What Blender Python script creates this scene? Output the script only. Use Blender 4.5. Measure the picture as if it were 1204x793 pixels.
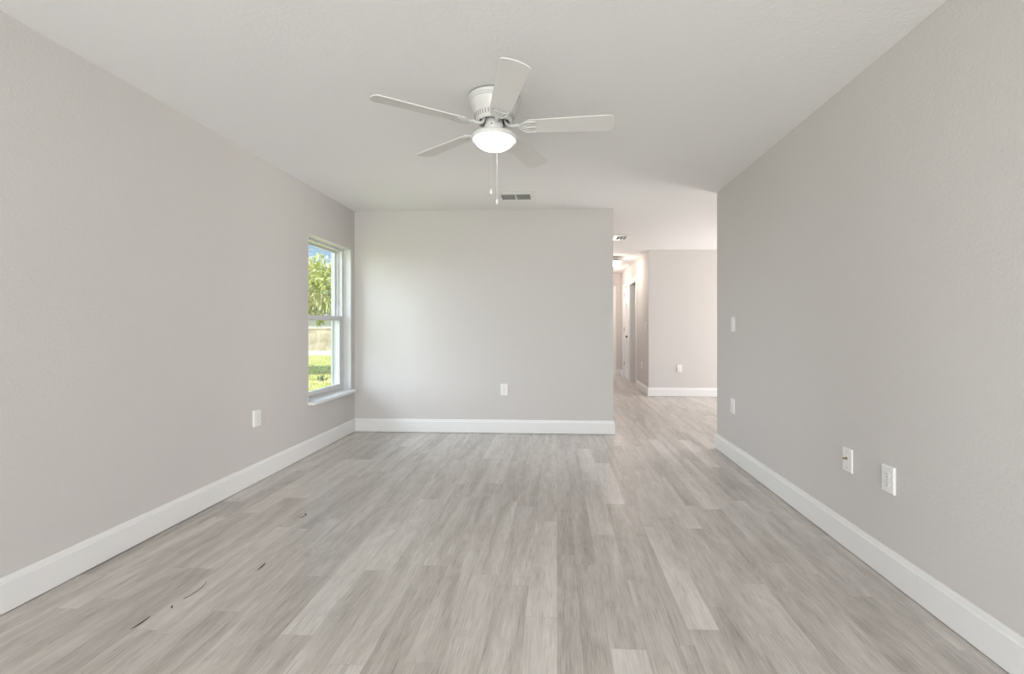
import bpy, math, random
from mathutils import Vector, Matrix

random.seed(7)
S = bpy.context.scene
for o in list(bpy.data.objects):
    bpy.data.objects.remove(o)
COL = S.collection
PI = math.pi

# ------------------------------------------------------------------ camera
F_PX, W_PX, H_PX = 545.0, 1204.0, 793.0
PPX, PPY = 628.0, 384.3
YAW = math.atan(27.2 / 545.0)
EYE = 1.163
cam_data = bpy.data.cameras.new('camera')
cam_data.sensor_fit = 'HORIZONTAL'
cam_data.sensor_width = 36.0
cam_data.lens = 36.0 * F_PX / W_PX
cam_data.shift_x = (W_PX / 2 - PPX) / W_PX
cam_data.shift_y = -(H_PX / 2 - PPY) / W_PX
cam_data.clip_start = 0.02
cam_data.clip_end = 300
cam = bpy.data.objects.new('camera', cam_data)
COL.objects.link(cam)
cam.location = (0, 0, EYE)
cam.rotation_euler = (PI / 2, 0, YAW)
S.camera = cam

# ------------------------------------------------------------------ exposure, world, sun, daylight
S.view_settings.view_transform = 'Standard'
S.view_settings.look = 'None'
S.view_settings.gamma = 1.0
S.view_settings.use_curve_mapping = False
S.view_settings.exposure = 0.0
S.cycles.max_bounces = 14
S.cycles.diffuse_bounces = 8
S.cycles.transparent_max_bounces = 24

world = bpy.data.worlds.new('sky')
S.world = world
world.use_nodes = True
wn, wl = world.node_tree.nodes, world.node_tree.links
wn.clear()
w_out = wn.new('ShaderNodeOutputWorld')
w_bg = wn.new('ShaderNodeBackground')
w_tc = wn.new('ShaderNodeTexCoord')
w_sep = wn.new('ShaderNodeSeparateXYZ')
w_rmp = wn.new('ShaderNodeValToRGB')
cr = w_rmp.color_ramp
cr.elements[0].position = 0.0
cr.elements[0].color = (1.0, 1.04, 1.08, 1)
cr.elements[1].position = 0.75
cr.elements[1].color = (0.20, 0.42, 0.85, 1)
e = cr.elements.new(0.14)
e.color = (0.34, 0.52, 0.76, 1)
wl.new(w_tc.outputs['Generated'], w_sep.inputs[0])
wl.new(w_sep.outputs['Z'], w_rmp.inputs[0])
wl.new(w_rmp.outputs[0], w_bg.inputs[0])
w_bg.inputs[1].default_value = 1.25
wl.new(w_bg.outputs[0], w_out.inputs[0])


def lamp(name, kind, loc, power, color=(1, 1, 1), direction=None, sx=None, sy=None, size=None):
    d = bpy.data.lights.new(name, kind)
    d.energy = power
    d.color = color
    if kind == 'AREA':
        d.shape = 'RECTANGLE'
        d.size = sx
        d.size_y = sy
    if kind == 'SUN':
        d.angle = math.radians(size or 1.0)
    if kind == 'POINT':
        d.shadow_soft_size = size or 0.05
    o = bpy.data.objects.new(name, d)
    COL.objects.link(o)
    o.location = loc
    if direction:
        o.rotation_euler = Vector(direction).to_track_quat('-Z', 'Y').to_euler()
    return o


# the sun high over the house lights the garden; the bright hazy sky on the left sends soft light in by the left windows
lamp('sun', 'SUN', (-4, -8, 14), 8.5, (1, 0.97, 0.90), (-0.20, 0.50, -0.84), size=5)
lamp('sky_glow', 'SUN', (-9, -5, 8), 10.0, (0.86, 0.94, 1.0), (0.93, 0.19, -0.25), size=72)
# area lamps added at unseen openings, behind the camera and right of the far room
lamp('added_daylight_rear', 'AREA', (-0.36, -3.44, 1.08), 186, (0.955, 0.977, 1.0), (0, 1, 0), 2.9, 2.05)
lamp('daylight_far', 'AREA', (5.0, 6.5, 1.1), 136, (1.0, 0.955, 0.945), (-1, 0, 0), 2.2, 2.0)

# ------------------------------------------------------------------ materials


def mat(name, color, rough=0.5, metal=0.0, spec=0.5, emit=None, estr=0.0):
    m = bpy.data.materials.new(name)
    m.use_nodes = True
    b = m.node_tree.nodes['Principled BSDF']
    b.inputs['Base Color'].default_value = (*color, 1)
    b.inputs['Roughness'].default_value = rough
    b.inputs['Metallic'].default_value = metal
    b.inputs['Specular IOR Level'].default_value = spec
    if emit:
        b.inputs['Emission Color'].default_value = (*emit, 1)
        b.inputs['Emission Strength'].default_value = estr
    return m


def bumped(name, color, rough, scale, strength, dist, detail=3.0, vary=0.0, spec=0.3):
    m = mat(name, color, rough, spec=spec)
    nt = m.node_tree
    n, l = nt.nodes, nt.links
    b = n['Principled BSDF']
    tc = n.new('ShaderNodeTexCoord')
    no = n.new('ShaderNodeTexNoise')
    no.inputs['Scale'].default_value = scale
    no.inputs['Detail'].default_value = detail
    no.inputs['Roughness'].default_value = 0.55
    l.new(tc.outputs['Object'], no.inputs['Vector'])
    bp = n.new('ShaderNodeBump')
    bp.inputs['Strength'].default_value = strength
    bp.inputs['Distance'].default_value = dist
    l.new(no.outputs['Fac'], bp.inputs['Height'])
    l.new(bp.outputs[0], b.inputs['Normal'])
    if vary:
        n2 = n.new('ShaderNodeTexNoise')
        n2.inputs['Scale'].default_value = 1.3
        n2.inputs['Detail'].default_value = 4
        l.new(tc.outputs['Object'], n2.inputs['Vector'])
        mx = n.new('ShaderNodeMix')
        mx.data_type = 'RGBA'
        mx.inputs['A'].default_value = (*[c * (1 - vary) for c in color], 1)
        mx.inputs['B'].default_value = (*[min(1, c * (1 + vary)) for c in color], 1)
        l.new(n2.outputs['Fac'], mx.inputs['Factor'])
        l.new(mx.outputs['Result'], b.inputs['Base Color'])
    return m


WALL = bumped('greige_wall_paint', (0.615, 0.594, 0.582), 0.75, 85, 0.35, 0.004, 2.5, 0.012)
CEIL = bumped('white_ceiling_paint', (0.83, 0.825, 0.835), 0.85, 60, 0.35, 0.004, 3, 0.008)
TRIM = mat('white_trim_paint', (0.80, 0.80, 0.80), 0.35)
VINYL = mat('white_vinyl', (0.66, 0.66, 0.67), 0.35)
PLATE = mat('white_plastic', (0.82, 0.82, 0.81), 0.3)
SLOT = mat('dark_slot', (0.05, 0.05, 0.05), 0.7)
SLOTG = mat('grey_slot', (0.28, 0.28, 0.28), 0.7)
BRASS = mat('dull_brass', (0.35, 0.29, 0.17), 0.35, 1.0)
BRONZE = mat('dark_bronze', (0.10, 0.075, 0.055), 0.4, 0.7)
STEEL = mat('grey_steel', (0.33, 0.31, 0.29), 0.45, 0.6)
FANW = mat('white_enamel', (0.69, 0.69, 0.685), 0.28)
BLADE = mat('white_fan_blade', (0.72, 0.71, 0.695), 0.4)
SHADE = mat('lit_frosted_glass', (0.9, 0.9, 0.88), 0.25, emit=(0.95, 1.0, 0.955), estr=4.0)
HSHADE = mat('lit_frosted_dome', (0.9, 0.9, 0.88), 0.25, emit=(1.0, 1.0, 0.93), estr=10.0)
CHAIN = mat('pale_metal_chain', (0.75, 0.75, 0.73), 0.35, 0.3)
VENTD = mat('vent_shadow_gap', (0.33, 0.33, 0.33), 0.8)
VENTS = mat('vent_slat_grey', (0.66, 0.66, 0.65), 0.6)
DEBRIS = mat('dark_scrap', (0.055, 0.05, 0.045), 0.7)
PAINTFLECK = mat('white_fleck', (0.85, 0.85, 0.84), 0.6)
BARK = bumped('grey_bark', (0.25, 0.20, 0.15), 0.9, 18, 0.8, 0.02, 5, 0.2)
STUCCO = bumped('white_house_stucco', (0.46, 0.45, 0.42), 0.9, 40, 0.3, 0.005)
CURB = bumped('pale_concrete', (0.48, 0.465, 0.43), 0.9, 30, 0.4, 0.005)
SHINGLE = bumped('grey_shingle', (0.30, 0.29, 0.28), 0.9, 25, 0.6, 0.01, 3, 0.15)
TILE = bumped('blue_grey_tile', (0.52, 0.55, 0.58), 0.4, 10, 0.05, 0.002, 2, 0.03)


def glass_material():
    m = bpy.data.materials.new('window_glass')
    m.use_nodes = True
    n, l = m.node_tree.nodes, m.node_tree.links
    n.clear()
    out = n.new('ShaderNodeOutputMaterial')
    tr = n.new('ShaderNodeBsdfTransparent')
    tr.inputs[0].default_value = (0.97, 0.985, 0.98, 1)
    gl = n.new('ShaderNodeBsdfGlossy')
    gl.inputs['Roughness'].default_value = 0.02
    fr = n.new('ShaderNodeLayerWeight')
    fr.inputs[0].default_value = 0.5
    pw = n.new('ShaderNodeMath')
    pw.operation = 'POWER'
    pw.inputs[1].default_value = 5.0
    l.new(fr.outputs['Facing'], pw.inputs[0])
    ad = n.new('ShaderNodeMath')
    ad.operation = 'MULTIPLY_ADD'
    ad.inputs[1].default_value = 0.9
    ad.inputs[2].default_value = 0.02
    l.new(pw.outputs[0], ad.inputs[0])
    mx = n.new('ShaderNodeMixShader')
    l.new(ad.outputs[0], mx.inputs[0])
    l.new(tr.outputs[0], mx.inputs[1])
    l.new(gl.outputs[0], mx.inputs[2])
    l.new(mx.outputs[0], out.inputs[0])
    return m


GLASS = glass_material()


def leaf_material(name, c1, c2, c3):
    m = mat(name, c2, 0.5, spec=0.4)
    n, l = m.node_tree.nodes, m.node_tree.links
    b = n['Principled BSDF']
    at = n.new('ShaderNodeAttribute')
    at.attribute_name = 'tone'
    rp = n.new('ShaderNodeValToRGB')
    rp.color_ramp.elements[0].color = (*c1, 1)
    rp.color_ramp.elements[1].color = (*c3, 1)
    k = rp.color_ramp.elements.new(0.5)
    k.color = (*c2, 1)
    l.new(at.outputs['Fac'], rp.inputs[0])
    l.new(rp.outputs[0], b.inputs['Base Color'])
    tl = n.new('ShaderNodeBsdfTranslucent')
    l.new(rp.outputs[0], tl.inputs[0])
    mx = n.new('ShaderNodeMixShader')
    mx.inputs[0].default_value = 0.3
    out = [x for x in n if x.type == 'OUTPUT_MATERIAL'][0]
    l.new(b.outputs[0], mx.inputs[1])
    l.new(tl.outputs[0], mx.inputs[2])
    l.new(mx.outputs[0], out.inputs[0])
    return m


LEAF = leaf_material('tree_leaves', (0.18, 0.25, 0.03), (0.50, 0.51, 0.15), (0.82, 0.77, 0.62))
GRASS = leaf_material('grass_blades', (0.22, 0.27, 0.07), (0.38, 0.40, 0.13), (0.55, 0.50, 0.27))
WEED = leaf_material('weed_leaves', (0.03, 0.05, 0.02), (0.05, 0.08, 0.03), (0.09, 0.12, 0.04))


def ground_material():
    m = mat('lawn_ground', (0.35, 0.37, 0.12), 0.95, spec=0.1)
    n, l = m.node_tree.nodes, m.node_tree.links
    b = n['Principled BSDF']
    tc = n.new('ShaderNodeTexCoord')
    a = n.new('ShaderNodeTexNoise')
    a.inputs['Scale'].default_value = 1.6
    a.inputs['Detail'].default_value = 8
    a.inputs['Roughness'].default_value = 0.7
    l.new(tc.outputs['Object'], a.inputs['Vector'])
    r = n.new('ShaderNodeValToRGB')
    r.color_ramp.elements[0].position = 0.32
    r.color_ramp.elements[0].color = (0.27, 0.34, 0.09, 1)
    r.color_ramp.elements[1].position = 0.68
    r.color_ramp.elements[1].color = (0.55, 0.48, 0.26, 1)
    k = r.color_ramp.elements.new(0.48)
    k.color = (0.40, 0.41, 0.14, 1)
    l.new(a.outputs['Fac'], r.inputs[0])
    l.new(r.outputs[0], b.inputs['Base Color'])
    return m


GROUND = ground_material()


def dirty_wall_material():
    m = mat('stained_tan_block', (0.55, 0.47, 0.36), 0.9, spec=0.1)
    n, l = m.node_tree.nodes, m.node_tree.links
    b = n['Principled BSDF']
    tc = n.new('ShaderNodeTexCoord')
    a = n.new('ShaderNodeTexNoise')
    a.inputs['Scale'].default_value = 2.2
    a.inputs['Detail'].default_value = 7
    a.inputs['Roughness'].default_value = 0.65
    l.new(tc.outputs['Object'], a.inputs['Vector'])
    r = n.new('ShaderNodeValToRGB')
    r.color_ramp.elements[0].position = 0.35
    r.color_ramp.elements[0].color = (0.24, 0.195, 0.135, 1)
    r.color_ramp.elements[1].position = 0.62
    r.color_ramp.elements[1].color = (0.42, 0.37, 0.28, 1)
    l.new(a.outputs['Fac'], r.inputs[0])
    l.new(r.outputs[0], b.inputs['Base Color'])
    return m


DIRTY = dirty_wall_material()


def plank_material():
    m = mat('grey_vinyl_plank', (0.4, 0.38, 0.36), 0.38, spec=0.5)
    n, l = m.node_tree.nodes, m.node_tree.links
    b = n['Principled BSDF']

    def math_(op, a, bb=None, c=None):
        k = n.new('ShaderNodeMath')
        k.operation = op
        for i, v in enumerate((a, bb, c)):
            if v is None:
                continue
            if isinstance(v, (int, float)):
                k.inputs[i].default_value = v
            else:
                l.new(v, k.inputs[i])
        return k.outputs[0]

    uv = n.new('ShaderNodeUVMap')
    uv.uv_map = 'grain'
    at = n.new('ShaderNodeAttribute')
    at.attribute_name = 'tone'
    # broad cloudy streaks running along the plank
    mp = n.new('ShaderNodeMapping')
    mp.inputs['Scale'].default_value = (10, 0.9, 1)
    l.new(uv.outputs[0], mp.inputs[0])
    n1 = n.new('ShaderNodeTexNoise')
    n1.inputs['Scale'].default_value = 1.0
    n1.inputs['Detail'].default_value = 4
    n1.inputs['Roughness'].default_value = 0.55
    n1.inputs['Distortion'].default_value = 0.8
    l.new(mp.outputs[0], n1.inputs['Vector'])
    # fine pores
    mp2 = n.new('ShaderNodeMapping')
    mp2.inputs['Scale'].default_value = (260, 7, 1)
    l.new(uv.outputs[0], mp2.inputs[0])
    n2 = n.new('ShaderNodeTexNoise')
    n2.inputs['Scale'].default_value = 1.0
    n2.inputs['Detail'].default_value = 3
    n2.inputs['Roughness'].default_value = 0.6
    l.new(mp2.outputs[0], n2.inputs['Vector'])
    # occasional knots
    mp3 = n.new('ShaderNodeMapping')
    mp3.inputs['Scale'].default_value = (7, 2.6, 1)
    l.new(uv.outputs[0], mp3.inputs[0])
    n3 = n.new('ShaderNodeTexNoise')
    n3.inputs['Scale'].default_value = 1.0
    n3.inputs['Detail'].default_value = 6
    n3.inputs['Roughness'].default_value = 0.7
    n3.inputs['Distortion'].default_value = 2.5
    l.new(mp3.outputs[0], n3.inputs['Vector'])
    f1 = math_('MULTIPLY', math_('SUBTRACT', n1.outputs['Fac'], 0.5), 0.78)
    f2 = math_('MULTIPLY', math_('SUBTRACT', n2.outputs['Fac'], 0.5), 0.70)
    f3 = math_('MULTIPLY', math_('SUBTRACT', n3.outputs['Fac'], 0.5), 0.45)
    tot = math_('ADD', math_('ADD', f1, f2), math_('ADD', f3, at.outputs['Fac']))
    r = n.new('ShaderNodeValToRGB')
    r.color_ramp.elements[0].position = 0.15
    r.color_ramp.elements[0].color = (0.285, 0.257, 0.234, 1)
    r.color_ramp.elements[1].position = 0.85
    r.color_ramp.elements[1].color = (0.725, 0.697, 0.667, 1)
    k = r.color_ramp.elements.new(0.5)
    k.color = (0.515, 0.483, 0.452, 1)
    l.new(tot, r.inputs[0])
    # joints between planks
    ed = n.new('ShaderNodeUVMap')
    ed.uv_map = 'joint'
    sp = n.new('ShaderNodeSeparateXYZ')
    l.new(ed.outputs[0], sp.inputs[0])
    dx = math_('SUBTRACT', 0.5, math_('ABSOLUTE', math_('SUBTRACT', sp.outputs[0], 0.5)))
    dy = math_('SUBTRACT', 0.5, math_('ABSOLUTE', math_('SUBTRACT', sp.outputs[1], 0.5)))
    gx = math_('LESS_THAN', dx, 0.010)
    gy = math_('LESS_THAN', dy, 0.0013)
    gap = math_('MAXIMUM', gx, gy)
    mx = n.new('ShaderNodeMix')
    mx.data_type = 'RGBA'
    mx.inputs['B'].default_value = (0.22, 0.195, 0.175, 1)
    l.new(math_('MULTIPLY', gap, 0.22), mx.inputs['Factor'])
    l.new(r.outputs[0], mx.inputs['A'])
    l.new(mx.outputs['Result'], b.inputs['Base Color'])
    rr = math_('ADD', 0.20, math_('MULTIPLY', n2.outputs['Fac'], 0.22))
    l.new(rr, b.inputs['Roughness'])
    bp = n.new('ShaderNodeBump')
    bp.inputs['Strength'].default_value = 0.25
    bp.inputs['Distance'].default_value = 0.0015
    l.new(n2.outputs['Fac'], bp.inputs['Height'])
    l.new(bp.outputs[0], b.inputs['Normal'])
    return m


PLANK = plank_material()

# ------------------------------------------------------------------ mesh builder


class MB:
    def __init__(self):
        self.v, self.f, self.m, self.tone = [], [], [], []

    def add(self, verts, faces, mi=0):
        o = len(self.v)
        self.v += [tuple(p) for p in verts]
        for fc in faces:
            self.f.append([i + o for i in fc])
            self.m.append(mi)

    def box(self, x0, x1, y0, y1, z0, z1, mi=0, mtx=None):
        x0, x1 = min(x0, x1), max(x0, x1)
        y0, y1 = min(y0, y1), max(y0, y1)
        z0, z1 = min(z0, z1), max(z0, z1)
        p = [(x0, y0, z0), (x1, y0, z0), (x1, y1, z0), (x0, y1, z0), (x0, y0, z1), (x1, y0, z1), (x1, y1, z1), (x0, y1, z1)]
        if mtx:
            p = [mtx @ Vector(q) for q in p]
        self.add(p, [(0, 3, 2, 1), (4, 5, 6, 7), (0, 1, 5, 4), (1, 2, 6, 5), (2, 3, 7, 6), (3, 0, 4, 7)], mi)
        return self

    def bevbox(self, x0, x1, y0, y1, z0, z1, b, mi=0, mtx=None):
        """box whose +z face is inset by b and drops b (a bevelled plate)"""
        p = []
        for (zz, i) in ((z0, 0), (z1 - b, 0), (z1, b)):
            p += [(x0 + i, y0 + i, zz), (x1 - i, y0 + i, zz), (x1 - i, y1 - i, zz), (x0 + i, y1 - i, zz)]
        fs = [(0, 3, 2, 1), (8, 9, 10, 11)]
        for k in (0, 4):
            for j in range(4):
                fs.append((k + j, k + (j + 1) % 4, k + 4 + (j + 1) % 4, k + 4 + j))
        if mtx:
            p = [mtx @ Vector(q) for q in p]
        self.add(p, fs, mi)
        return self

    def prism(self, outline, z0, z1, mi=0, mtx=None):
        n = len(outline)
        p = [(x, y, z0) for x, y in outline] + [(x, y, z1) for x, y in outline]
        if mtx:
            p = [mtx @ Vector(q) for q in p]
        fs = [tuple(range(n - 1, -1, -1)), tuple(range(n, 2 * n))]
        for i in range(n):
            j = (i + 1) % n
            fs.append((i, j, n + j, n + i))
        self.add(p, fs, mi)
        return self

    def lathe(self, prof, seg=48, mi=0, center=(0, 0, 0), cap=True):
        cx, cy, cz = center
        o = []
        for r, z in prof:
            for k in range(seg):
                a = 2 * PI * k / seg
                o.append((cx + r * math.cos(a), cy + r * math.sin(a), cz + z))
        fs = []
        for i in range(len(prof) - 1):
            for k in range(seg):
                k2 = (k + 1) % seg
                fs.append((i * seg + k, i * seg + k2, (i + 1) * seg + k2, (i + 1) * seg + k))
        if cap:
            fs.append(tuple(range(seg - 1, -1, -1)))
            fs.append(tuple((len(prof) - 1) * seg + k for k in range(seg)))
        self.add(o, fs, mi)
        return self

    def tube(self, pts, rad, seg=8, mi=0, flat=1.0, mtx=None):
        pts = [Vector(p) for p in pts]
        n = len(pts)
        rads = rad if isinstance(rad, (list, tuple)) else [rad] * n
        ring = []
        up = Vector((0, 0, 1))
        for i, p in enumerate(pts):
            d = (pts[min(i + 1, n - 1)] - pts[max(i - 1, 0)]).normalized()
            a = d.cross(up)
            if a.length < 1e-4:
                a = Vector((1, 0, 0))
            a.normalize()
            b = d.cross(a).normalized()
            for k in range(seg):
                t = 2 * PI * k / seg
                q = p + a * math.cos(t) * rads[i] + b * math.sin(t) * rads[i] * flat
                ring.append(mtx @ q if mtx else q)
        fs = []
        for i in range(n - 1):
            for k in range(seg):
                k2 = (k + 1) % seg
                fs.append((i * seg + k, i * seg + k2, (i + 1) * seg + k2, (i + 1) * seg + k))
        fs.append(tuple(range(seg - 1, -1, -1)))
        fs.append(tuple((n - 1) * seg + k for k in range(seg)))
        self.add(ring, fs, mi)
        return self

    def build(self, name, mats, parent=None, smooth=False, kind=None, bevel=0.0):
        me = bpy.data.meshes.new(name)
        me.from_pydata(self.v, [], self.f)
        mats = mats if isinstance(mats, (list, tuple)) else [mats]
        for m in mats:
            me.materials.append(m)
        for i, p in enumerate(me.polygons):
            p.material_index = self.m[i]
            p.use_smooth = smooth
        if smooth:
            me.set_sharp_from_angle(angle=math.radians(38))
        me.update()
        o = bpy.data.objects.new(name, me)
        COL.objects.link(o)
        if parent:
            o.parent = parent
        if kind:
            o['kind'] = kind
        if bevel:
            bv = o.modifiers.new('bevel', 'BEVEL')
            bv.width = bevel
            bv.segments = 2
            bv.limit_method = 'ANGLE'
        return o


def empty(name, loc, label, cat, group=None, rot=(0, 0, 0)):
    o = bpy.data.objects.new(name, None)
    COL.objects.link(o)
    o.empty_display_size = 0.05
    o.location = loc
    o.rotation_euler = rot
    o['label'] = label
    o['category'] = cat
    if group:
        o['group'] = group
    return o


def tag(o, label, cat, group=None):
    o['label'] = label
    o['category'] = cat
    if group:
        o['group'] = group
    return o


# ------------------------------------------------------------------ the setting
XL, XR = -2.246, 1.523          # faces of the left and right wall
YB = 5.035                      # face of the partition that closes the room
XBE = 0.603                     # its free end
YRE = 4.505                     # free end of the right wall
YF = 7.81                       # far wall, which is also the mouth of the hall
XH = 1.52                       # right side of the hall
YE = 11.2                       # end of the hall
HT = 2.44
YREAR = -3.5
XFR = 5.0
T = 0.12


def hole_wall(axis, a0, a1, t0, t1, holes, z0=0.0, z1=HT):
    """wall running along axis ('x' or 'y') from a0 to a1, thickness t0..t1, with rectangular holes (b0,b1,zb,zt)"""
    m = MB()

    def bx(p0, p1, q0, q1):
        if p1 - p0 < 1e-5 or q1 - q0 < 1e-5:
            return
        if axis == 'y':
            m.box(t0, t1, p0, p1, q0, q1)
        else:
            m.box(p0, p1, t0, t1, q0, q1)
    cur = a0
    for (b0, b1, zb, zt) in sorted(holes):
        bx(cur, b0, z0, z1)
        bx(b0, b1, z0, zb)
        bx(b0, b1, zt, z1)
        cur = b1
    bx(cur, a1, z0, z1)
    return m


WIN = (4.073, 4.954, 0.452, 2.010)
WIN_ADDED = (-2.70, -1.50, 0.50, 2.010)
hole_wall('y', YREAR - T, YE + 2.6, XL - 0.2, XL, [WIN_ADDED, WIN]).build('wall_left', WALL, kind='structure')
MB().box(XL, XBE, YB, YB + T, 0, HT).build('wall_back', WALL, kind='structure')
MB().box(XR, XR + T, YREAR, YRE, 0, HT).build('wall_right', WALL, kind='structure')
hole_wall('x', XL, XFR + T, YREAR - T, YREAR, [(-1.86, 1.14, 0.0, 2.1)]).build('wall_rear', WALL, kind='structure')  # unseen opening added to light the room from behind
hole_wall('y', YREAR, YE, XFR, XFR + T, [(5.35, 7.65, 0.0, 2.1)]).build('wall_far_right', WALL, kind='structure')  # unseen opening added for the lamp that lights the far room
MB().box(XH, XFR, YF, YF + T, 0, HT).build('wall_far', WALL, kind='structure')
D1 = (9.005, 9.815)      # open doorway in the hall's right wall
D2 = (9.975, 10.685)     # closed door
hole_wall('y', YF + T, YE, XH, XH + T, [(D1[0], D1[1], 0.0, 2.06), (D2[0], D2[1], 0.0, 2.06)]).build('wall_hall_right', WALL, kind='structure')
MB().box(0.42, 0.54, YF, YE, 0, HT).build('wall_hall_left', WALL, kind='structure')
MB().box(XL, 0.42, YF, YF + T, 0, HT).build('wall_far_left', WALL, kind='structure')
D3 = (0.62, 1.345)       # open doorway at the end of the hall
hole_wall('x', XL, XFR + T, YE, YE + T, [(D3[0], D3[1], 0.0, 2.07)]).build('wall_hall_end', WALL, kind='structure')
BATHW = bumped('pale_grey_wall_paint', (0.62, 0.63, 0.63), 0.7, 85, 0.2, 0.003)
m = MB().box(XL, XFR, 13.7, 13.8, 0, HT)
m.build('wall_bathroom_back', BATHW, kind='structure')
MB().box(2.4, 2.5, YE + T, 13.7, 0, HT).build('wall_bathroom_right', BATHW, kind='structure')
MB().box(XL - 0.6, XFR + 2.6, YREAR - 2.6, 13.8, HT, HT + 0.15).build('ceiling', CEIL, kind='structure')  # slab extended past the rear and right walls to keep sun out of the openings
MB().box(XL, 2.4, YE, 13.7, -0.06, 0.0).build('floor_bathroom', TILE, kind='structure')

# --- plank floor: one mesh, one face per plank, with its own tone
SEAMS = [-2.246, -2.10, -1.977, -1.85, -1.735, -1.62, -1.525, -1.42, -1.295, -1.17, -1.045, -0.92, -0.79, -0.66, -0.53, -0.40,
         -0.265, -0.128, 0.0, 0.09, 0.19, 0.32, 0.335, 0.445, 0.50, 0.62, 0.74, 0.835, 0.935, 1.045, 1.145, 1.245, 1.355, 1.44, 1.54]
SEAMS.remove(0.335)
x = 1.54
while x < XFR:
    x += 0.122
    SEAMS.append(min(x, XFR + T))
PL = 0.915
# known end joint of a row (y) and which planks (by their near-end y) are pale
JOINT = {-1.977: 2.80, -1.85: 3.06, -1.045: 1.70, -0.92: 2.17, -1.62: 1.70, -0.128: 1.855, 0.19: 1.685, 0.32: 3.06, 0.50: 1.807,
         0.935: 3.917, 1.245: 3.895, -1.735: 3.06}
TONE = {(-0.128, 0): 0.69, (-0.128, -1): 0.68, (0.19, 2): 0.66, (0.19, -1): 0.67, (0.32, 0): 0.67, (0.50, 0): 0.67, (0.935, 0): 0.64, (1.245, 0): 0.64,
        (-1.977, 0): 0.63, (-1.85, 0): 0.64, (-1.045, 0): 0.66, (-0.92, 0): 0.62, (-1.62, 0): 0.64, (0.0, 1): 0.40, (-1.735, 0): 0.62}
fv, ff, ftone, fgr, fjn = [], [], [], [], []
rng = random.Random(21)
for i in range(len(SEAMS) - 1):
    x0, x1 = SEAMS[i], SEAMS[i + 1]
    if x1 - x0 < 1e-4:
        continue
    j0 = JOINT.get(x0, rng.uniform(0, PL) + 1.0)
    k0 = math.floor((YREAR - T - j0) / PL)
    k1 = math.ceil((YE - j0) / PL)
    for k in range(k0, k1):
        ya, yb = j0 + k * PL, j0 + (k + 1) * PL
        yc0, yc1 = max(ya, YREAR - T), min(yb, YE)
        if yc1 - yc0 < 1e-4:
            continue
        t = TONE.get((x0, k), min(0.58, max(0.39, rng.gauss(0.485, 0.045))))
        o = len(fv)
        fv += [(x0, yc0, 0), (x1, yc0, 0), (x1, yc1, 0), (x0, yc1, 0)]
        ff.append((o, o + 1, o + 2, o + 3))
        ftone.append(t)
        ou, ov = rng.uniform(0, 40), rng.uniform(0, 40)
        fgr.append([(ou, ov + yc0 - ya), (ou + x1 - x0, ov + yc0 - ya), (ou + x1 - x0, ov + yc1 - ya), (ou, ov + yc1 - ya)])
        fjn.append([(0, (yc0 - ya) / PL), (1, (yc0 - ya) / PL), (1, (yc1 - ya) / PL), (0, (yc1 - ya) / PL)])
# slab under the planks
o = len(fv)
X0, X1, Y0, Y1 = XL - 0.2, XFR + T, YREAR - T, YE
fv += [(X0, Y0, -0.1), (X1, Y0, -0.1), (X1, Y1, -0.1), (X0, Y1, -0.1), (X0, Y0, -0.001), (X1, Y0, -0.001), (X1, Y1, -0.001), (X0, Y1, -0.001)]
for q in [(0, 3, 2, 1), (4, 5, 6, 7), (0, 1, 5, 4), (1, 2, 6, 5), (2, 3, 7, 6), (3, 0, 4, 7)]:
    ff.append(tuple(o + k for k in q))
    ftone.append(0.45)
    fgr.append([(0, 0)] * 4)
    fjn.append([(0.5, 0.5)] * 4)
me = bpy.data.meshes.new('floor')
me.from_pydata(fv, [], ff)
ga = me.uv_layers.new(name='grain')
ja = me.uv_layers.new(name='joint')
ta = me.attributes.new('tone', 'FLOAT', 'FACE')
for i, p in enumerate(me.polygons):
    ta.data[i].value = ftone[i]
    for c, li in enumerate(p.loop_indices):
        ga.data[li].uv = fgr[i][c]
        ja.data[li].uv = fjn[i][c]
me.materials.append(PLANK)
me.update()
fl = bpy.data.objects.new('floor', me)
COL.objects.link(fl)
fl['kind'] = 'structure'

# --- baseboards: a flat face with a stepped, bevelled top
BH, BT = 0.147, 0.016


def baseboard(name, pts, closed=False):
    """pts: plan polyline of the wall face, room on the LEFT of the direction of travel"""
    prof = [(0.0, 0.004), (BT - 0.001, 0.004), (BT, 0.008), (BT, BH - 0.026), (BT - 0.005, BH - 0.022), (BT - 0.008, BH - 0.003), (0.005, BH), (0.0, BH)]
    P = [Vector((x, y)) for x, y in pts]
    n = len(P)
    rows = []
    for i in range(n):
        if 0 < i < n - 1:
            d0 = (P[i] - P[i - 1]).normalized()
            d1 = (P[i + 1] - P[i]).normalized()
            n0, n1 = Vector((-d0.y, d0.x)), Vector((-d1.y, d1.x))
            off = (n0 + n1) / (1 + n0.dot(n1))
        else:
            d = (P[1] - P[0]).normalized() if i == 0 else (P[-1] - P[-2]).normalized()
            off = Vector((-d.y, d.x))
        rows.append([(P[i].x + off.x * t, P[i].y + off.y * t, z) for t, z in prof])
    m = MB()
    k = len(prof)
    vs = [q for r in rows for q in r]
    fs = []
    for i in range(n - 1):
        for j in range(k):
            j2 = (j + 1) % k
            fs.append((i * k + j, (i + 1) * k + j, (i + 1) * k + j2, i * k + j2))
    fs.append(tuple(range(k)))
    fs.append(tuple((n - 1) * k + j for j in range(k - 1, -1, -1)))
    m.add(vs, fs)
    return m.build(name, TRIM, kind='structure')


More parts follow.
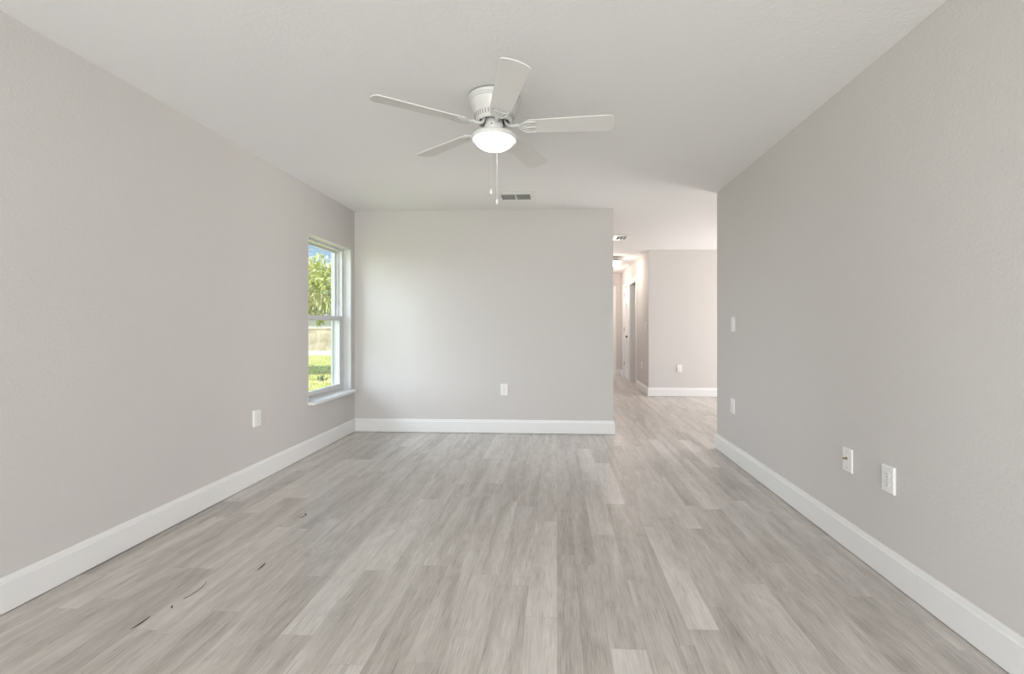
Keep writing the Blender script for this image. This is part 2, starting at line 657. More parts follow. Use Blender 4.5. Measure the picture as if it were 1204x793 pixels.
EPS = 0.0005
baseboard('baseboard_left', [(XL + EPS, YB - BT), (XL + EPS, YREAR + 0.02)])
baseboard('baseboard_back', [(XBE + EPS, YB + T), (XBE + EPS, YB - EPS), (XL + EPS, YB - EPS)])
baseboard('baseboard_right', [(XR - EPS, YREAR + 0.02), (XR - EPS, YRE + EPS), (XR + T, YRE + EPS)])
baseboard('baseboard_far', [(XFR - 0.02, YF - EPS), (XH - EPS, YF - EPS), (XH - EPS, D1[0] - 0.066)][::-1][::-1])
baseboard('baseboard_hall_end', [(XH - 0.01, YE - EPS), (D3[1] + 0.066, YE - EPS)])
baseboard('baseboard_hall_right', [(XH - EPS, D2[1] + 0.066), (XH - EPS, YE - 0.02)])
baseboard('baseboard_bathroom', [(2.39, 13.7 - EPS), (-0.5, 13.7 - EPS)])

# ------------------------------------------------------------------ window on the left wall (single hung, vinyl)


def window(name, ya, yb, za, zb, split):
    """white jamb lining + frame + lower and upper sash; za is the underside of the stool"""
    root = MB()
    fx0, fx1 = XL - 0.203, XL - 0.085      # outer frame depth
    fw = 0.030
    zs = za + 0.026                         # top of the stool
    L = 0.010                               # lining thickness
    # white painted lining of the reveal
    root.box(fx1, XL - 0.0005, ya, ya + L, zs, zb - L)
    root.box(fx1, XL - 0.0005, yb - L, yb, zs, zb - L)
    root.box(fx1, XL - 0.0005, ya, yb, zb - L, zb)
    # frame
    root.box(fx0, fx1, ya, ya + fw, zs, zb)
    root.box(fx0, fx1, yb - fw, yb, zs, zb)
    root.box(fx0, fx1, ya + fw, yb - fw, zb - fw, zb)
    root.box(fx0, fx1, ya + fw, yb - fw, za, zs + 0.014)
    # vertical tracks on both jambs
    for s, y in ((1, ya + fw), (-1, yb - fw)):
        root.box(fx0, fx0 + 0.014, y, y + s * 0.014, zs + 0.014, zb - fw)
        root.box(fx1 - 0.052, fx1 - 0.044, y, y + s * 0.010, zs + 0.014, zb - fw)
        root.box(fx1 - 0.006, fx1, y, y + s * 0.008, zs + 0.014, zb - fw)
    r = root.build(name, VINYL, kind='structure')
    st = MB()
    st.box(fx1 - 0.01, XL + 0.060, ya - 0.004, yb + 0.004, za, zs)
    st.build('window_stool', TRIM, r, bevel=0.004)
    # lower sash, to the room side
    sx0, sx1 = fx1 - 0.042, fx1 - 0.008
    y0, y1 = ya + fw + 0.001, yb - fw - 0.001
    z0, z1 = zs + 0.015, split + 0.024
    lo = MB()
    sw = 0.040
    lo.box(sx0, sx1, y0, y0 + sw, z0, z1)
    lo.box(sx0, sx1, y1 - sw, y1, z0, z1)
    lo.box(sx0, sx1, y0 + sw, y1 - sw, z0, z0 + 0.052)
    lo.box(sx0, sx1, y0 + sw, y1 - sw, z1 - 0.048, z1)
    lo.box(sx1, sx1 + 0.010, y0 + 0.15, y1 - 0.15, z0 + 0.006, z0 + 0.012)
    ls = lo.build('lower_sash', VINYL, r, bevel=0.003)
    g = MB()
    g.box((sx0 + sx1) / 2 - 0.002, (sx0 + sx1) / 2 + 0.002, y0 + sw - 0.004, y1 - sw + 0.004, z0 + 0.048, z1 - 0.044)
    g.build('glass_pane', GLASS, ls)
    lk = MB()
    lk.box(sx0 + 0.006, sx1 - 0.004, (y0 + y1) / 2 + 0.09, (y0 + y1) / 2 + 0.15, z1, z1 + 0.012)
    lk.tube([(sx0 + 0.012, (y0 + y1) / 2 + 0.12, z1 + 0.014), (sx1 - 0.006, (y0 + y1) / 2 + 0.10, z1 + 0.018)], 0.005, 8)
    lk.build('sash_lock', VINYL, ls)
    # upper sash, to the outside
    ux0, ux1 = fx0 + 0.018, fx0 + 0.044
    up = MB()
    uw = 0.016
    zu0, zu1 = split - 0.022, zb - fw - 0.001
    up.box(ux0, ux1, y0, y0 + uw, zu0, zu1)
    up.box(ux0, ux1, y1 - uw, y1, zu0, zu1)
    up.box(ux0, ux1, y0 + uw, y1 - uw, zu1 - uw, zu1)
    up.box(ux0, ux1, y0 + uw, y1 - uw, zu0, zu0 + 0.040)
    us = up.build('upper_sash', VINYL, r, bevel=0.002)
    g = MB()
    g.box((ux0 + ux1) / 2 - 0.002, (ux0 + ux1) / 2 + 0.002, y0 + uw - 0.004, y1 - uw + 0.004, zu0 + 0.036, zu1 - uw + 0.004)
    g.build('glass_pane', GLASS, us)
    return r


window('window_1', *WIN, 1.250)
window('window_added', *WIN_ADDED, 1.250)  # unseen second window, added to let more light into the room

# ------------------------------------------------------------------ hall doors and casings


def door_slab(name, width, height, kind='structure', t=0.035):
    """slab in local coords: x 0..width, y 0..t (front y=0 side), z 0..height, six raised panels on both sides"""
    m = MB()
    st, tops = 0.11, [(0.20, 0.78), (0.90, 1.55), (1.66, 1.90)]
    mid = 0.10
    pw = (width - 2 * st - mid) / 2
    m.box(0, width, 0.006, t - 0.006, 0, height)
    for side in (0, 1):
        y0, y1 = (0.0, 0.006) if side == 0 else (t - 0.006, t)
        m.box(0, st, y0, y1, 0, height)
        m.box(width - st, width, y0, y1, 0, height)
        m.box(st + pw, st + pw + mid, y0, y1, 0.2, 1.90)
        zz = [0.0] + [v for p in tops for v in p] + [height]
        for k in range(0, len(zz), 2):
            m.box(st, width - st, y0, y1, zz[k], zz[k + 1])
        for xa in (st, st + pw + mid):
            for (za, zb) in tops:
                m.box(xa + 0.03, xa + pw - 0.03, y0 + 0.001 if side == 0 else y0, y1 if side == 0 else y1 - 0.001, za + 0.03, zb - 0.03)
    return m.build(name, TRIM, kind=kind)


def hinge(parent, x, y, z):
    m = MB()
    m.tube([(x, y, z - 0.045), (x, y, z + 0.045)], 0.008, 10)
    m.box(x - 0.003, x + 0.032, y - 0.001, y + 0.003, z - 0.045, z + 0.045)
    return m.build('hinge', STEEL, parent, smooth=True)


def knob(parent, x, y, z, sgn):
    m = MB()
    prof = [(0.030, 0.0), (0.030, 0.006), (0.012, 0.010), (0.011, 0.030), (0.022, 0.036), (0.027, 0.048), (0.022, 0.060), (0.006, 0.064)]
    k = MB().lathe(prof, 20)
    for p in k.v:
        m.v.append((x + p[0], y + sgn * p[2], z + p[1]))
    m.f, m.m = k.f, k.m
    return m.build('door_handle', BRONZE, parent, smooth=True)


# closed door in the hall (knob on the near edge, hinges on the far edge)
d = door_slab('door_1', D2[1] - D2[0] - 0.044, 2.02)
d.location = (XH + 0.012, D2[1] - 0.022, 0.012)
d.rotation_euler = (0, 0, -PI / 2)      # local x -> -Y, local y -> +X
for z in (0.31, 1.09, 1.88):
    hinge(d, 0.0, -0.004, z)
knob(d, D2[1] - D2[0] - 0.044 - 0.065, 0.0, 0.935, -1)
# open door, swung into the side room, hinged on the far jamb
d = door_slab('door_2', D1[1] - D1[0] - 0.044, 2.02)
d.location = (XH + T + 0.012, D1[1] - 0.022 - 0.036, 0.012)
for z in (0.41, 1.12, 1.85):
    h = hinge(d, -0.006, -0.002, z)
# bathroom door stands open out of sight: only its casing shows


def casing(name, axis, a, b, ztop, face, jamb_depth, sgn):
    """door lining and casing; axis 'y': opening a..b in Y at wall face x=face, wall going to +x (sgn=+1)"""
    m = MB()
    w, t, jt = 0.062, 0.014, 0.020

    def bx(p0, p1, q0, q1, z0, z1):
        if axis == 'y':
            m.box(q0, q1, p0, p1, z0, z1)
        else:
            m.box(p0, p1, q0, q1, z0, z1)
    f0, f1 = face - t, face - 0.0005
    bx(a - w, a + 0.006, f0, f1, 0.002, ztop + w)
    bx(b - 0.006, b + w, f0, f1, 0.002, ztop + w)
    bx(a + 0.006, b - 0.006, f0, f1, ztop - 0.006, ztop + w)
    # raised outer band of the casing
    bx(a - w, a - w + 0.018, f0 - 0.004, f0, 0.002, ztop + w)
    bx(b + w - 0.018, b + w, f0 - 0.004, f0, 0.002, ztop + w)
    bx(a - w + 0.018, b + w - 0.018, f0 - 0.004, f0, ztop + w - 0.018, ztop + w)
    # jamb lining
    g0, g1 = face, face + jamb_depth
    bx(a, a + jt, g0, g1, 0.002, ztop)
    bx(b - jt, b, g0, g1, 0.002, ztop)
    bx(a + jt, b - jt, g0, g1, ztop - jt, ztop)
    return m.build(name, TRIM, kind='structure')


casing('trim_1', 'y', D1[0], D1[1], 2.06, XH, T, 1)
casing('trim_2', 'y', D2[0], D2[1], 2.06, XH, T, 1)
casing('trim_3', 'x', D3[0], D3[1], 2.07, YE, T, 1)

# ------------------------------------------------------------------ ceiling fan
FAN = Vector((-0.351, 2.566, 0))
FAN_ROT = YAW
FT = HT - 0.0005
fan = empty('ceiling_fan', (FAN.x, FAN.y, FT), 'white five-blade ceiling fan with a lit bowl lamp, flush to the ceiling', 'ceiling fan')


def fz(z):
    return z - FT


MB().lathe([(0.141, fz(2.4285)), (0.141, fz(2.4390))], 64).build('ceiling_shadow_ring', SLOTG, fan, smooth=True)  # grey ring: the shadow line under the ceiling, put into colour
mh = MB().lathe([(r, fz(z)) for r, z in [(0.052, 2.318), (0.082, 2.318), (0.086, 2.298), (0.089, 2.295), (0.095, 2.298), (0.101, 2.310), (0.111, 2.335), (0.1185, 2.357), (0.128, 2.385), (0.132, 2.395), (0.132, 2.401),
                 (0.138, 2.403), (0.138, 2.411), (0.143, 2.414), (0.145, 2.420), (0.145, 2.427), (0.143, 2.4285)]], 72).build('motor_housing', FANW, fan, smooth=True)
m = MB()
for k in range(40):
    a = 2 * PI * k / 40
    R = Matrix.Rotation(a, 4, 'Z')
    # slot lying on the cone of the housing
    r0, z0, r1, z1 = 0.1022, 2.313, 0.1108, 2.3345
    nr, nz = 0.92 * 0.0012, -0.39 * 0.0012
    w = 0.0028
    P = [(r0 + nr, -w, fz(z0) + nz), (r0 + nr, w, fz(z0) + nz), (r1 + nr, w, fz(z1) + nz), (r1 + nr, -w, fz(z1) + nz),
         (r0 - 0.01, -w, fz(z0)), (r0 - 0.01, w, fz(z0)), (r1 - 0.01, w, fz(z1)), (r1 - 0.01, -w, fz(z1))]
    P = [R @ Vector(p) for p in P]
    m.add(P, [(0, 1, 2, 3), (7, 6, 5, 4), (0, 4, 5, 1), (1, 5, 6, 2), (2, 6, 7, 3), (3, 7, 4, 0)])
vs = m.build('vent_slots', SLOTG, mh)
MB().lathe([(0.054, fz(2.3155)), (0.081, fz(2.3155)), (0.081, fz(2.3178))], 48).build('motor_recess_shade', SLOT, fan, smooth=True)  # black disc paints the shade inside the recessed motor bottom
sw = MB().lathe([(0.050, fz(2.252)), (0.0515, fz(2.254)), (0.0515, fz(2.288)), (0.047, fz(2.292)), (0.047, fz(2.3150))], 48).build('switch_housing', FANW, fan, smooth=True)
for a in (-1.75, 0.4, 2.5):
    c = Vector((0.0515 * math.cos(a + FAN_ROT), 0.0515 * math.sin(a + FAN_ROT), fz(2.272)))
    MB().tube([c * 0.98, Vector((c.x * 1.05, c.y * 1.05, c.z))], 0.0032, 8).build('screw', SLOT, sw)
MB().lathe([(r, fz(z)) for r, z in [(0.1070, 2.2005), (0.124, 2.1975), (0.127, 2.202), (0.1285, 2.210), (0.1275, 2.216), (0.121, 2.2245), (0.105, 2.2315), (0.075, 2.241), (0.054, 2.250), (0.040, 2.2525)]], 72).build('lamp_fitter', FANW, fan, smooth=True)
prof = [(0.0015, 2.1440)]
for k in range(1, 15):
    a = k / 14 * PI / 2
    prof.append((0.1080 * math.sin(a) ** 1.05, 2.2010 - 0.0570 * math.cos(a)))
bowl = MB().lathe([(r, fz(z)) for r, z in prof], 64).build('lamp_shade', SHADE, fan, smooth=True)
bowl['label'] = 'glowing frosted glass bowl'

# blade brackets and blades
blade_rad, blade_z = 0.664, 2.273


def blade_mesh():
    m = MB()
    r0, r1 = 0.172, blade_rad
    hw0, hw1 = 0.054, 0.069
    up, lo = [], []
    pts = [(r0, -0.036)]
    n = 10
    out = [(r0 + 0.006, -hw0 + 0.012), (r0 + 0.022, -hw0)]
    out.append((r1 - 0.045, -hw1))
    cr_ = 0.020
    for k in range(8):      # rounded tip corner
        a = -PI / 2 + k / 7 * (PI / 2 * 0.80)
        out.append((r1 - 0.010 - cr_ + cr_ * math.cos(a), -hw1 + cr_ + cr_ * math.sin(a)))
    for yy in (-0.030, 0.0, 0.030):
        out.append((r1 - 0.010 * (yy / 0.06) ** 2 * 1.0, yy))
    for k in range(8):
        a = PI / 2 * 0.20 + k / 7 * (PI / 2 * 0.80)
        out.append((r1 - 0.010 - cr_ + cr_ * math.cos(a), hw1 - cr_ + cr_ * math.sin(a)))
    out += [(r1 - 0.045, hw1), (r0 + 0.022, hw0), (r0 + 0.006, hw0 - 0.012)]
    m.prism(out, -0.003, 0.003)
    return m


def bracket_mesh(pitch):
    """arm from the flywheel, dipping, then a forked openwork holder under the blade root (local x outwards)"""
    m = MB()
    zb = blade_z - blade_z
    arm = []
    ctl = [(0.060, 2.313), (0.064, 2.302), (0.069, 2.290), (0.079, 2.281), (0.096, 2.276), (0.114, 2.276), (0.130, 2.280), (0.142, 2.274), (0.152, 2.268)]
    arm = [(r, 0, z - blade_z) for r, z in ctl]
    m.tube(arm, [0.0105, 0.0110, 0.0115, 0.0118, 0.0118, 0.0115, 0.0115, 0.011, 0.010], 10, flat=0.8)
    P = Matrix.Rotation(pitch, 4, 'X')
    zz = -0.0075
    for s in (-1, 1):
        loop = [(0.142, 0, zz + 0.002), (0.152, s * 0.020, zz), (0.170, s * 0.037, zz), (0.196, s * 0.043, zz), (0.218, s * 0.044, zz), (0.234, s * 0.040, zz)]
        m.tube(loop, [0.007, 0.0075, 0.007, 0.0065, 0.006, 0.0045], 8, flat=0.7, mtx=P)
        inner = [(0.152, s * 0.004, zz), (0.182, s * 0.016, zz), (0.202, s * 0.026, zz), (0.216, s * 0.043, zz)]
        m.tube(inner, [0.005, 0.0055, 0.0055, 0.004], 8, flat=0.7, mtx=P)
    m.tube([(0.145, 0, zz + 0.002), (0.185, 0, zz), (0.222, 0, zz), (0.236, 0, zz)], [0.0085, 0.008, 0.007, 0.004], 8, flat=0.6, mtx=P)
    m.tube([(0.210, -0.030, zz), (0.205, -0.015, zz), (0.207, 0, zz), (0.205, 0.015, zz), (0.210, 0.030, zz)], 0.005, 8, flat=0.7, mtx=P)
    return m


PITCH = math.radians(-12)
BL0 = math.radians(-76.9) + FAN_ROT
b_me = r_me = None
for k in range(5):
    ang = BL0 + k * 2 * PI / 5
    if k == 0:
        bl = blade_mesh().build('blade', BLADE, fan, bevel=0.0012)
        br = bracket_mesh(PITCH).build('blade_bracket', FANW, fan, smooth=True)
        b0, r0 = bl, br
    else:
        bl, br = b0.copy(), r0.copy()
        COL.objects.link(bl)
        COL.objects.link(br)
        bl.parent = br.parent = fan
    bl.matrix_local = Matrix.Translation((0, 0, fz(blade_z))) @ Matrix.Rotation(ang, 4, 'Z') @ Matrix.Rotation(PITCH, 4, 'X')
    br.matrix_local = Matrix.Translation((0, 0, fz(blade_z))) @ Matrix.Rotation(ang, 4, 'Z')


def cam_xy(xc, zc):
    c, s = math.cos(YAW), math.sin(YAW)
    return xc * c - zc * s, xc * s + zc * c


def pull_chain(px, zc, ztop, zfob_top, zfob_bot, tall):
    X, Y = cam_xy((px - PPX) / F_PX * zc, zc)
    x, y = X - FAN.x, Y - FAN.y
    m = MB()
    m.tube([(x * 0.93, y * 0.93, fz(ztop)), (x, y, fz(ztop - 0.008)), (x, y, fz(zfob_top - 0.004))], 0.0011, 6)
    n = int((ztop - zfob_top) / 0.008)
    for i in range(1, n):
        z = fz(ztop - i * 0.008)
        m.lathe([(0.0004, -0.0020), (0.0018, -0.001), (0.0018, 0.001), (0.0004, 0.0020)], 6, center=(x, y, z))
    c = m.build('pull_chain', CHAIN, fan, smooth=True)
    h = zfob_top - zfob_bot
    MB().lathe([(0.0015, fz(zfob_bot)), (0.0055, fz(zfob_bot + 0.12 * h)), (0.0075, fz(zfob_bot + 0.4 * h)), (0.0065, fz(zfob_bot + 0.6 * h)),
                (0.003, fz(zfob_bot + 0.85 * h)), (0.002, fz(zfob_top))], 14, center=(x, y, 0)).build('chain_fob', PLATE, c, smooth=True)


pull_chain(577.4, 2.442, 2.206, 1.890, 1.860, 0)
pull_chain(584.3, 2.716, 2.206, 1.912, 1.880, 0)

# ------------------------------------------------------------------ ceiling vents


def ceiling_vent(label, x0, x1, y0, y1, sx0, sx1, sy0, sy1, cols, nsl):
    cx, cy = (x0 + x1) / 2, (y0 + y1) / 2
    z = HT - 0.0005
    r = empty('ceiling_vent', (cx, cy, z), label, 'vent')
    fr = MB()
    rim = 0.007
    X0, X1, Y0, Y1, A0, A1, B0, B1 = x0 - cx, x1 - cx, y0 - cy, y1 - cy, sx0 - cx, sx1 - cx, sy0 - cy, sy1 - cy
    fr.box(X0, A0, Y0, Y1, -rim, 0)
    fr.box(A1, X1, Y0, Y1, -rim, 0)
    fr.box(A0, A1, Y0, B0, -rim, 0)
    fr.box(A0, A1, B1, Y1, -rim, 0)
    for c in range(1, cols):
        xx = A0 + (A1 - A0) * c / cols
        fr.box(xx - 0.007, xx + 0.007, B0, B1, -rim, 0)
    f = fr.build('frame', PLATE, r, bevel=0.002)
    for xx in ((X0 + A0) / 2, (X1 + A1) / 2):
        MB().lathe([(0.0045, -rim - 0.002), (0.005, -rim)], 10, center=(xx, 0, 0)).build('screw', SLOTG, f)
    MB().box(A0, A1, B0, B1, -0.0015, 0).build('duct_shade', VENTD, r)  # grey backing sheet, coloured as the shade behind the slats
    for c in range(cols):
        xa = A0 + (A1 - A0) * c / cols + (0.008 if c else 0.001)
        xb = A0 + (A1 - A0) * (c + 1) / cols - (0.008 if c < cols - 1 else 0.001)
        for i in range(nsl):
            yy = B0 + (B1 - B0) * (i + 0.5) / nsl
            M = Matrix.Translation((0, yy, -0.0055)) @ Matrix.Rotation(math.radians(22), 4, 'X')
            s = MB().box(xa, xb, -0.0065, 0.0065, -0.0006, 0.0006, mtx=M)
            s.build('slat', VENTS, r)
    return r


ceiling_vent('white ceiling vent with two louvred halves, behind the fan chains', -0.572, -0.218, 4.372, 4.662, -0.546, -0.263, 4.44, 4.622, 2, 10)
ceiling_vent('small white ceiling vent in front of the hallway mouth', 0.80, 1.03, 6.50, 6.87, 0.85, 0.985, 6.58, 6.80, 3, 8)

# ------------------------------------------------------------------ hall light
HL = (1.050, 8.62)
hl = empty('ceiling_light', (HL[0], HL[1], HT - 0.0005), 'lit dome ceiling light in the hallway', 'ceiling light')
MB().lathe([(0.075, -0.075), (0.105, -0.066), (0.115, -0.050), (0.115, -0.004), (0.110, 0)], 40).build('base_pan', FANW, hl, smooth=True)
MB().lathe([(0.125, -0.082), (0.145, -0.080), (0.147, -0.070), (0.110, -0.064)], 40).build('shade_rim', STEEL, hl, smooth=True)
prof = [(0.001, -0.160)] + [(0.132 * math.sin(k / 10 * PI / 2), -0.081 - 0.079 * math.cos(k / 10 * PI / 2)) for k in range(1, 11)]
MB().lathe(prof, 40).build('lamp_shade', HSHADE, hl, smooth=True)
for k in range(3):
    a = k * 2 * PI / 3 + 0.15
    MB().tube([(0.140 * math.cos(a), 0.140 * math.sin(a), -0.076), (0.160 * math.cos(a), 0.160 * math.sin(a), -0.076)], 0.006, 8).build('shade_clip', STEEL, hl)
lamp('hall_bulb', 'POINT', (HL[0], HL[1], 2.20), 9.0, (1.0, 0.88, 0.77), size=0.09)
lamp('hall_inner_fill', 'POINT', (0.80, 10.05, 2.15), 24.0, (1.0, 0.82, 0.70), size=0.10)  # unseen fill lamp without a fixture, added to warm the inner hall
lamp('bathroom_fill', 'POINT', (0.2, 12.6, 2.1), 60.0, (0.93, 0.97, 1.0), size=0.15)  # unseen fill lamp without a fixture, added to brighten the bathroom

# ------------------------------------------------------------------ wall plates
# local frame: x to the right, y up, z out of the wall


def frame_on(wall, a, z):
    """matrix placing local (x right, y up, z out) on a wall at position a (along it) and height z"""
    g = 0.0006
    if wall == 'left':      # faces +X ; seen from the room, right = +Y
        return Matrix(((0, 0, 1, XL + g), (1, 0, 0, a), (0, 1, 0, z), (0, 0, 0, 1)))
    if wall == 'right':     # faces -X ; right = -Y
        return Matrix(((0, 0, -1, XR - g), (-1, 0, 0, a), (0, 1, 0, z), (0, 0, 0, 1)))
    if wall == 'hall':
        return Matrix(((0, 0, -1, XH - g), (-1, 0, 0, a), (0, 1, 0, z), (0, 0, 0, 1)))
    if wall == 'back':      # faces -Y ; right = +X
        return Matrix(((1, 0, 0, a), (0, 0, -1, YB - g), (0, 1, 0, z), (0, 0, 0, 1)))
    if wall == 'far':
        return Matrix(((1, 0, 0, a), (0, 0, -1, YF - g), (0, 1, 0, z), (0, 0, 0, 1)))


PW, PH, PT = 0.079, 0.124, 0.007


def plate_root(name, wall, a, z, label, cat, group=None):
    r = empty(name, (0, 0, 0), label, cat, group)
    r.matrix_world = frame_on(wall, a, z)
    return r


def outlet(wall, a, z, label, decor=False, thick=PT):
    r = plate_root('electrical_outlet', wall, a, z, label, 'outlet', 'wall outlets')
    c = MB().bevbox(-PW / 2, PW / 2, -PH / 2, PH / 2, 0, thick, 0.003).build('cover_plate', PLATE, r)
    for s in (-1, 1):
        y = s * 0.0195
        ol = []
        for k in range(24):
            t = 2 * PI * k / 24
            ol.append((0.0168 * math.cos(t), y + max(-0.0142, min(0.0142, 0.0168 * math.sin(t)))))
        rc = MB().prism(ol, thick, thick + 0.0022).build('receptacle', PLATE, r)
        m = MB()
        zt = thick + 0.0022
        m.box(-0.0075, -0.0055, y + 0.001, y + 0.009, zt, zt + 0.0003)
        m.box(0.0055, 0.0075, y + 0.002, y + 0.008, zt, zt + 0.0003)
        m.build('slots', SLOTG, rc)
        g = MB().lathe([(0.0028, 0), (0.0028, 0.0003)], 10, center=(0, y - 0.0075, zt))
        g.build('ground_hole', SLOT, rc)
    MB().lathe([(0.003, 0), (0.002, 0.001)], 10, center=(0, 0, thick)).build('screw', STEEL, c)
    return r


def switch(wall, a, z, label):
    r = plate_root('light_switch', wall, a, z, label, 'light switch')
    c = MB().bevbox(-PW / 2, PW / 2, -PH / 2, PH / 2, 0, PT, 0.003).build('cover_plate', PLATE, r)
    MB().bevbox(-0.017, 0.017, -0.034, 0.034, PT, PT + 0.0012, 0.001).build('switch_frame', PLATE, r)
    m = MB()
    P = Matrix.Translation((0, 0.001, PT + 0.001)) @ Matrix.Rotation(math.radians(-4), 4, 'X')
    m.bevbox(-0.0145, 0.0145, -0.031, 0.031, -0.001, 0.0035, 0.001, mtx=P)
    m.build('rocker', PLATE, r)
    MB().box(-0.0145, 0.0145, -0.0345, -0.0325, PT, PT + 0.0018).build('rocker_gap', SLOTG, c)
    return r


outlet('left', 3.350, 0.482, 'white outlet on the left wall, standing proud of it', thick=0.016)
outlet('back', -0.577, 0.476, 'white outlet on the short wall facing the camera, beneath the fan')
outlet('right', 4.100, 0.473, 'white outlet on the right wall straight below the light switch')
outlet('right', 2.204, 0.463, 'white outlet on the right wall nearest the camera', thick=0.011)
outlet('far', 2.025, 0.468, 'white outlet on the bright far wall beyond the opening')
outlet('hall', 8.400, 0.470, 'white outlet low on the hallway wall beside the open doorway')
switch('right', 4.091, 1.183, 'white light switch on the right wall near its far end')
switch('hall', 8.040, 1.182, 'white light switch on the hallway wall near the corner')
r = plate_root('cable_outlet', 'right', 2.507, 0.466, 'white wall plate with a protruding brass cable connector on the right wall', 'cable outlet')
c = MB().bevbox(-PW / 2, PW / 2, -PH / 2, PH / 2, 0, PT, 0.003).build('cover_plate', PLATE, r)
m = MB()
m.lathe([(0.0075, 0), (0.0075, 0.003)], 6, center=(-0.002, 0.006, PT))
m.lathe([(0.0046, 0), (0.0046, 0.016), (0.0036, 0.017)], 14, center=(-0.002, 0.006, PT + 0.003))
cn = m.build('coax_connector', BRASS, r)
cn['label'] = 'brass threaded connector'
for y in (-0.042, 0.042):
    MB().lathe([(0.003, 0), (0.002, 0.001)], 10, center=(0, y, PT)).build('screw', STEEL, c)

# ------------------------------------------------------------------ scraps left on the floor


def scrap(pts, rads, label, mat_=DEBRIS):
    m = MB()
    m.tube([(x, y, rr * 0.8 + 0.0006 + dz) for (x, y, dz), rr in zip(pts, rads)], rads, 6, flat=0.8)
    return tag(m.build('floor_scrap', mat_, smooth=True), label, 'debris', 'scraps on the floor')


def curve3(p0, p1, p2, n=10):
    return [((1 - t) ** 2 * p0[0] + 2 * t * (1 - t) * p1[0] + t * t * p2[0], (1 - t) ** 2 * p0[1] + 2 * t * (1 - t) * p1[1] + t * t * p2[1], 0.0)
            for t in [k / n for k in range(n + 1)]]


def lens(n, r, r0=0.4):
    return [r * (r0 + (1 - r0) * math.sin(PI * k / (n - 1))) for k in range(n)]


scrap(curve3((-1.636, 1.700), (-1.622, 1.735), (-1.632, 1.782)), lens(11, 0.0022), 'straight dark scrap on the floor, the one nearest the camera')
scrap(curve3((-1.593, 1.900), (-1.560, 1.985), (-1.604, 2.042)), lens(11, 0.0011, 0.8), 'thin curved dark thread lying on the pale plank')
scrap(curve3((-1.427, 2.142), (-1.424, 2.175), (-1.432, 2.208)), lens(11, 0.0028, 0.6), 'short thick black scrap near the middle of the left floor')
scrap([(-1.560, 2.735, 0), (-1.548, 2.765, 0), (-1.545, 2.785, 0.001), (-1.562, 2.795, 0), (-1.558, 2.803, 0)], [0.0012, 0.0016, 0.002, 0.002, 0.0014], 'small hooked dark scrap farthest from the camera')
scrap([(-1.588, 1.836, 0), (-1.595, 1.842, 0), (-1.597, 1.850, 0)], [0.0018, 0.003, 0.0018], 'tiny dark crumb between the thread and the nearest scrap')
for (fx, fy, rr, lb) in ((-0.685, 3.160, 0.0055, 'white paint fleck in the middle of the floor'), (-1.384, 2.090, 0.0038, 'white paint fleck beside the short black scrap')):
    ol = [(rr * (1 + 0.25 * math.sin(3 * a)) * math.cos(a), rr * 0.8 * math.sin(a)) for a in [2 * PI * k / 10 for k in range(10)]]
    o = MB().prism(ol, 0.0, 0.0014).build('paint_fleck', PAINTFLECK)
    o.location = (fx, fy, 0.0004)
    tag(o, lb, 'paint fleck', 'scraps on the floor')

# ------------------------------------------------------------------ outdoors, seen through the window
GZ = -0.30
MB().box(-60, 60, -30, 70, GZ - 0.2, GZ).build('lawn', GROUND, kind='structure')


def toned(mb, name, mats, tones, parent=None, kind=None):
    o = mb.build(name, mats, parent, kind=kind)
    a = o.data.attributes.new('tone', 'FLOAT', 'FACE')
    for i, t in enumerate(tones):
        a.data[i].value = t
    return o


rg = random.Random(5)
m, tn = MB(), []
for i in range(14000):
    y = 6.0 + 16.5 * rg.random() ** 1.3
    x = -y * rg.uniform(0.45, 0.60)
    if x > XL - 0.5 or math.hypot(x + 8.15, y - 13.6) < 0.35 or math.hypot(x + 6.25, y - 12.05) < 0.34:
        continue
    h = rg.uniform(0.03, 0.08)
    a = rg.uniform(0, 2 * PI)
    w = rg.uniform(0.006, 0.012)
    lx, ly = rg.uniform(-0.04, 0.04), rg.uniform(-0.04, 0.04)
    m.add([(x - w * math.cos(a), y - w * math.sin(a), GZ), (x + w * math.cos(a), y + w * math.sin(a), GZ), (x + lx, y + ly, GZ + h)], [(0, 1, 2)])
    tn.append(min(1, max(0, rg.gauss(0.5, 0.22))))
g = toned(m, 'grass', GRASS, tn, kind='stuff')
tag(g, 'sunlit yellow-green lawn grass outside the window', 'grass')


def leaf(m, tn, p, d, ln, w, tone, roll):
    d = d.normalized()
    side = d.cross(Vector((0, 0, 1)))
    if side.length < 1e-3:
        side = Vector((1, 0, 0))
    side.normalize()
    side = Matrix.Rotation(roll, 3, d) @ side
    nrm = side.cross(d)
    a, b, c = p, p + d * ln * 0.45 + nrm * ln * 0.05, p + d * ln
    m.add([a, b + side * w, c, b - side * w, b], [(0, 1, 4), (1, 2, 4), (2, 3, 4), (3, 0, 4)])
    tn += [tone] * 4


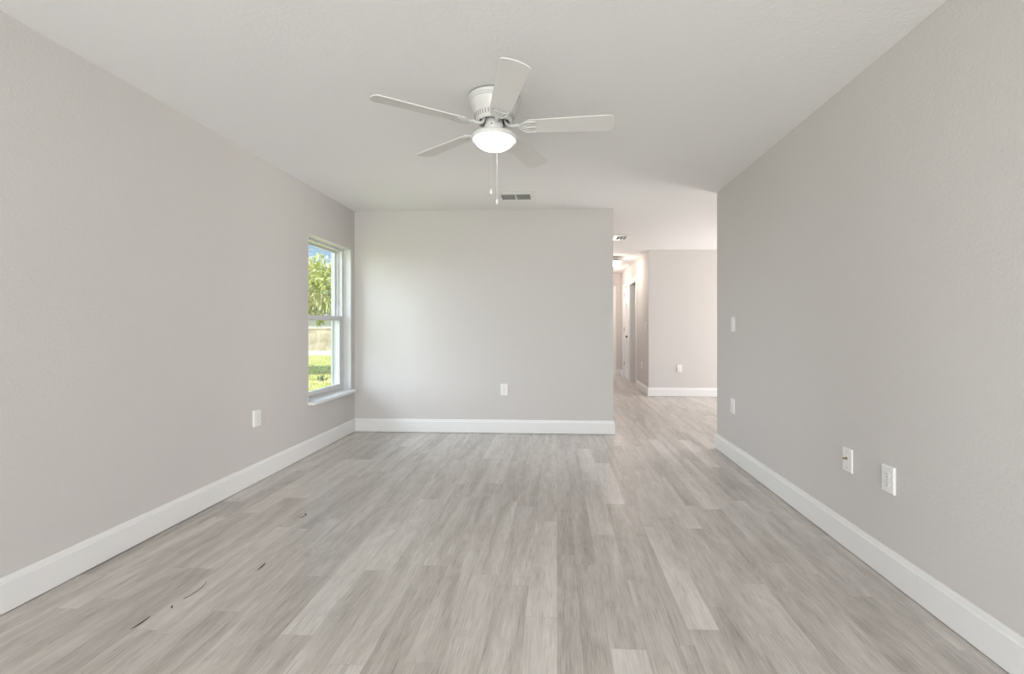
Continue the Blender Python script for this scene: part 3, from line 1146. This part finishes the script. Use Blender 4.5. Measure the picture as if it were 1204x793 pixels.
# mango-like tree: a broad crown of long drooping leaves
TREE = Vector((-8.15, 13.6, GZ))
tree = empty('leafy_tree', TREE, 'sunlit green tree with long drooping leaves outside the window', 'tree')
m = MB()
m.tube([(0, 0, 0), (0.05, 0, 0.7), (0.1, 0.05, 1.4), (0.3, 0.1, 2.1), (0.5, 0.1, 2.9)], [0.20, 0.16, 0.14, 0.11, 0.07], 12)
for k in range(7):
    a = k * 0.9
    m.tube([(0.12 + 0.03 * k, 0.06, 1.5 + 0.12 * k), (0.4 + 0.5 * math.cos(a), 0.5 * math.sin(a), 2.2 + 0.1 * k), (0.55 + 1.1 * math.cos(a), 1.1 * math.sin(a), 2.6 + 0.05 * k)], [0.07, 0.05, 0.02], 8)
m.build('trunk', BARK, tree, smooth=True)
m, tn = MB(), []
rg = random.Random(9)
for c in range(330):
    # tuft centres on and in an ellipsoid crown
    while True:
        u = Vector((rg.uniform(-1, 1), rg.uniform(-1, 1), rg.uniform(-1, 1)))
        if 0.25 < u.length <= 1:
            break
    p = Vector((0.55 + u.x * 1.75, u.y * 1.6, 2.70 + u.z * 1.02))
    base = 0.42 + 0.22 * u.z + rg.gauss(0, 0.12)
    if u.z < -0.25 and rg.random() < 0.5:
        base = rg.uniform(0.75, 1.0)  # pale lower tufts: sunlight put into the leaf colour
    for k in range(16):
        a = rg.uniform(0, 2 * PI)
        el = rg.uniform(-1.4, 0.35)
        d = Vector((math.cos(a) * math.cos(el), math.sin(a) * math.cos(el), math.sin(el)))
        q = p + d * 0.03 + Vector((rg.gauss(0, 0.07), rg.gauss(0, 0.07), rg.gauss(0, 0.07)))
        leaf(m, tn, q, d, rg.uniform(0.20, 0.36), rg.uniform(0.020, 0.034), min(1, max(0, base + rg.gauss(0, 0.14))), rg.uniform(-0.6, 0.6))
toned(m, 'foliage', LEAF, tn, tree)

# low weed
wd = Vector((-6.25, 12.05, GZ))
m, tn = MB(), []
for k in range(26):
    a = rg.uniform(0, 2 * PI)
    el = rg.uniform(0.2, 1.1)
    d = Vector((math.cos(a) * math.cos(el), math.sin(a) * math.cos(el), math.sin(el)))
    leaf(m, tn, wd + Vector((rg.gauss(0, 0.05), rg.gauss(0, 0.03), 0.01)), d, rg.uniform(0.12, 0.24), 0.018, rg.random(), rg.uniform(-0.5, 0.5))
tag(toned(m, 'weed', WEED, tn), 'dark low weed standing in the lawn', 'plant')

# tan boundary wall on a pale kerb, and the neighbour's white house behind it
bw = empty('boundary_wall', (-12.5, 23.2, GZ), 'stained tan garden wall on a pale kerb, across the lawn', 'garden wall')
MB().box(-9, 6.5, -0.02, 0.18, 0.0, 1.33).build('wall_panel', DIRTY, bw)
MB().box(-9, 6.5, -0.04, 0.20, 1.33, 1.38).build('coping', DIRTY, bw)
k_ = MB().box(-9, 6.5, -0.30, -0.02, 0.0, 0.21).build('kerb', CURB, bw)
nh = empty('neighbour_house', (-15, 30, GZ), 'low white house behind the tan garden wall', 'house')
MB().box(-10, 6, 0, 5.0, 0.0, 2.35).build('house_wall', STUCCO, nh)
m = MB()
m.add([(-10.5, -0.5, 2.3), (6.5, -0.5, 2.3), (6.5, 5.5, 2.3), (-10.5, 5.5, 2.3), (-8, 2.5, 2.95), (4, 2.5, 2.95)],
      [(0, 3, 2, 1), (0, 1, 5, 4), (1, 2, 5), (2, 3, 4, 5), (3, 0, 4)])
m.build('roof', SHINGLE, nh)
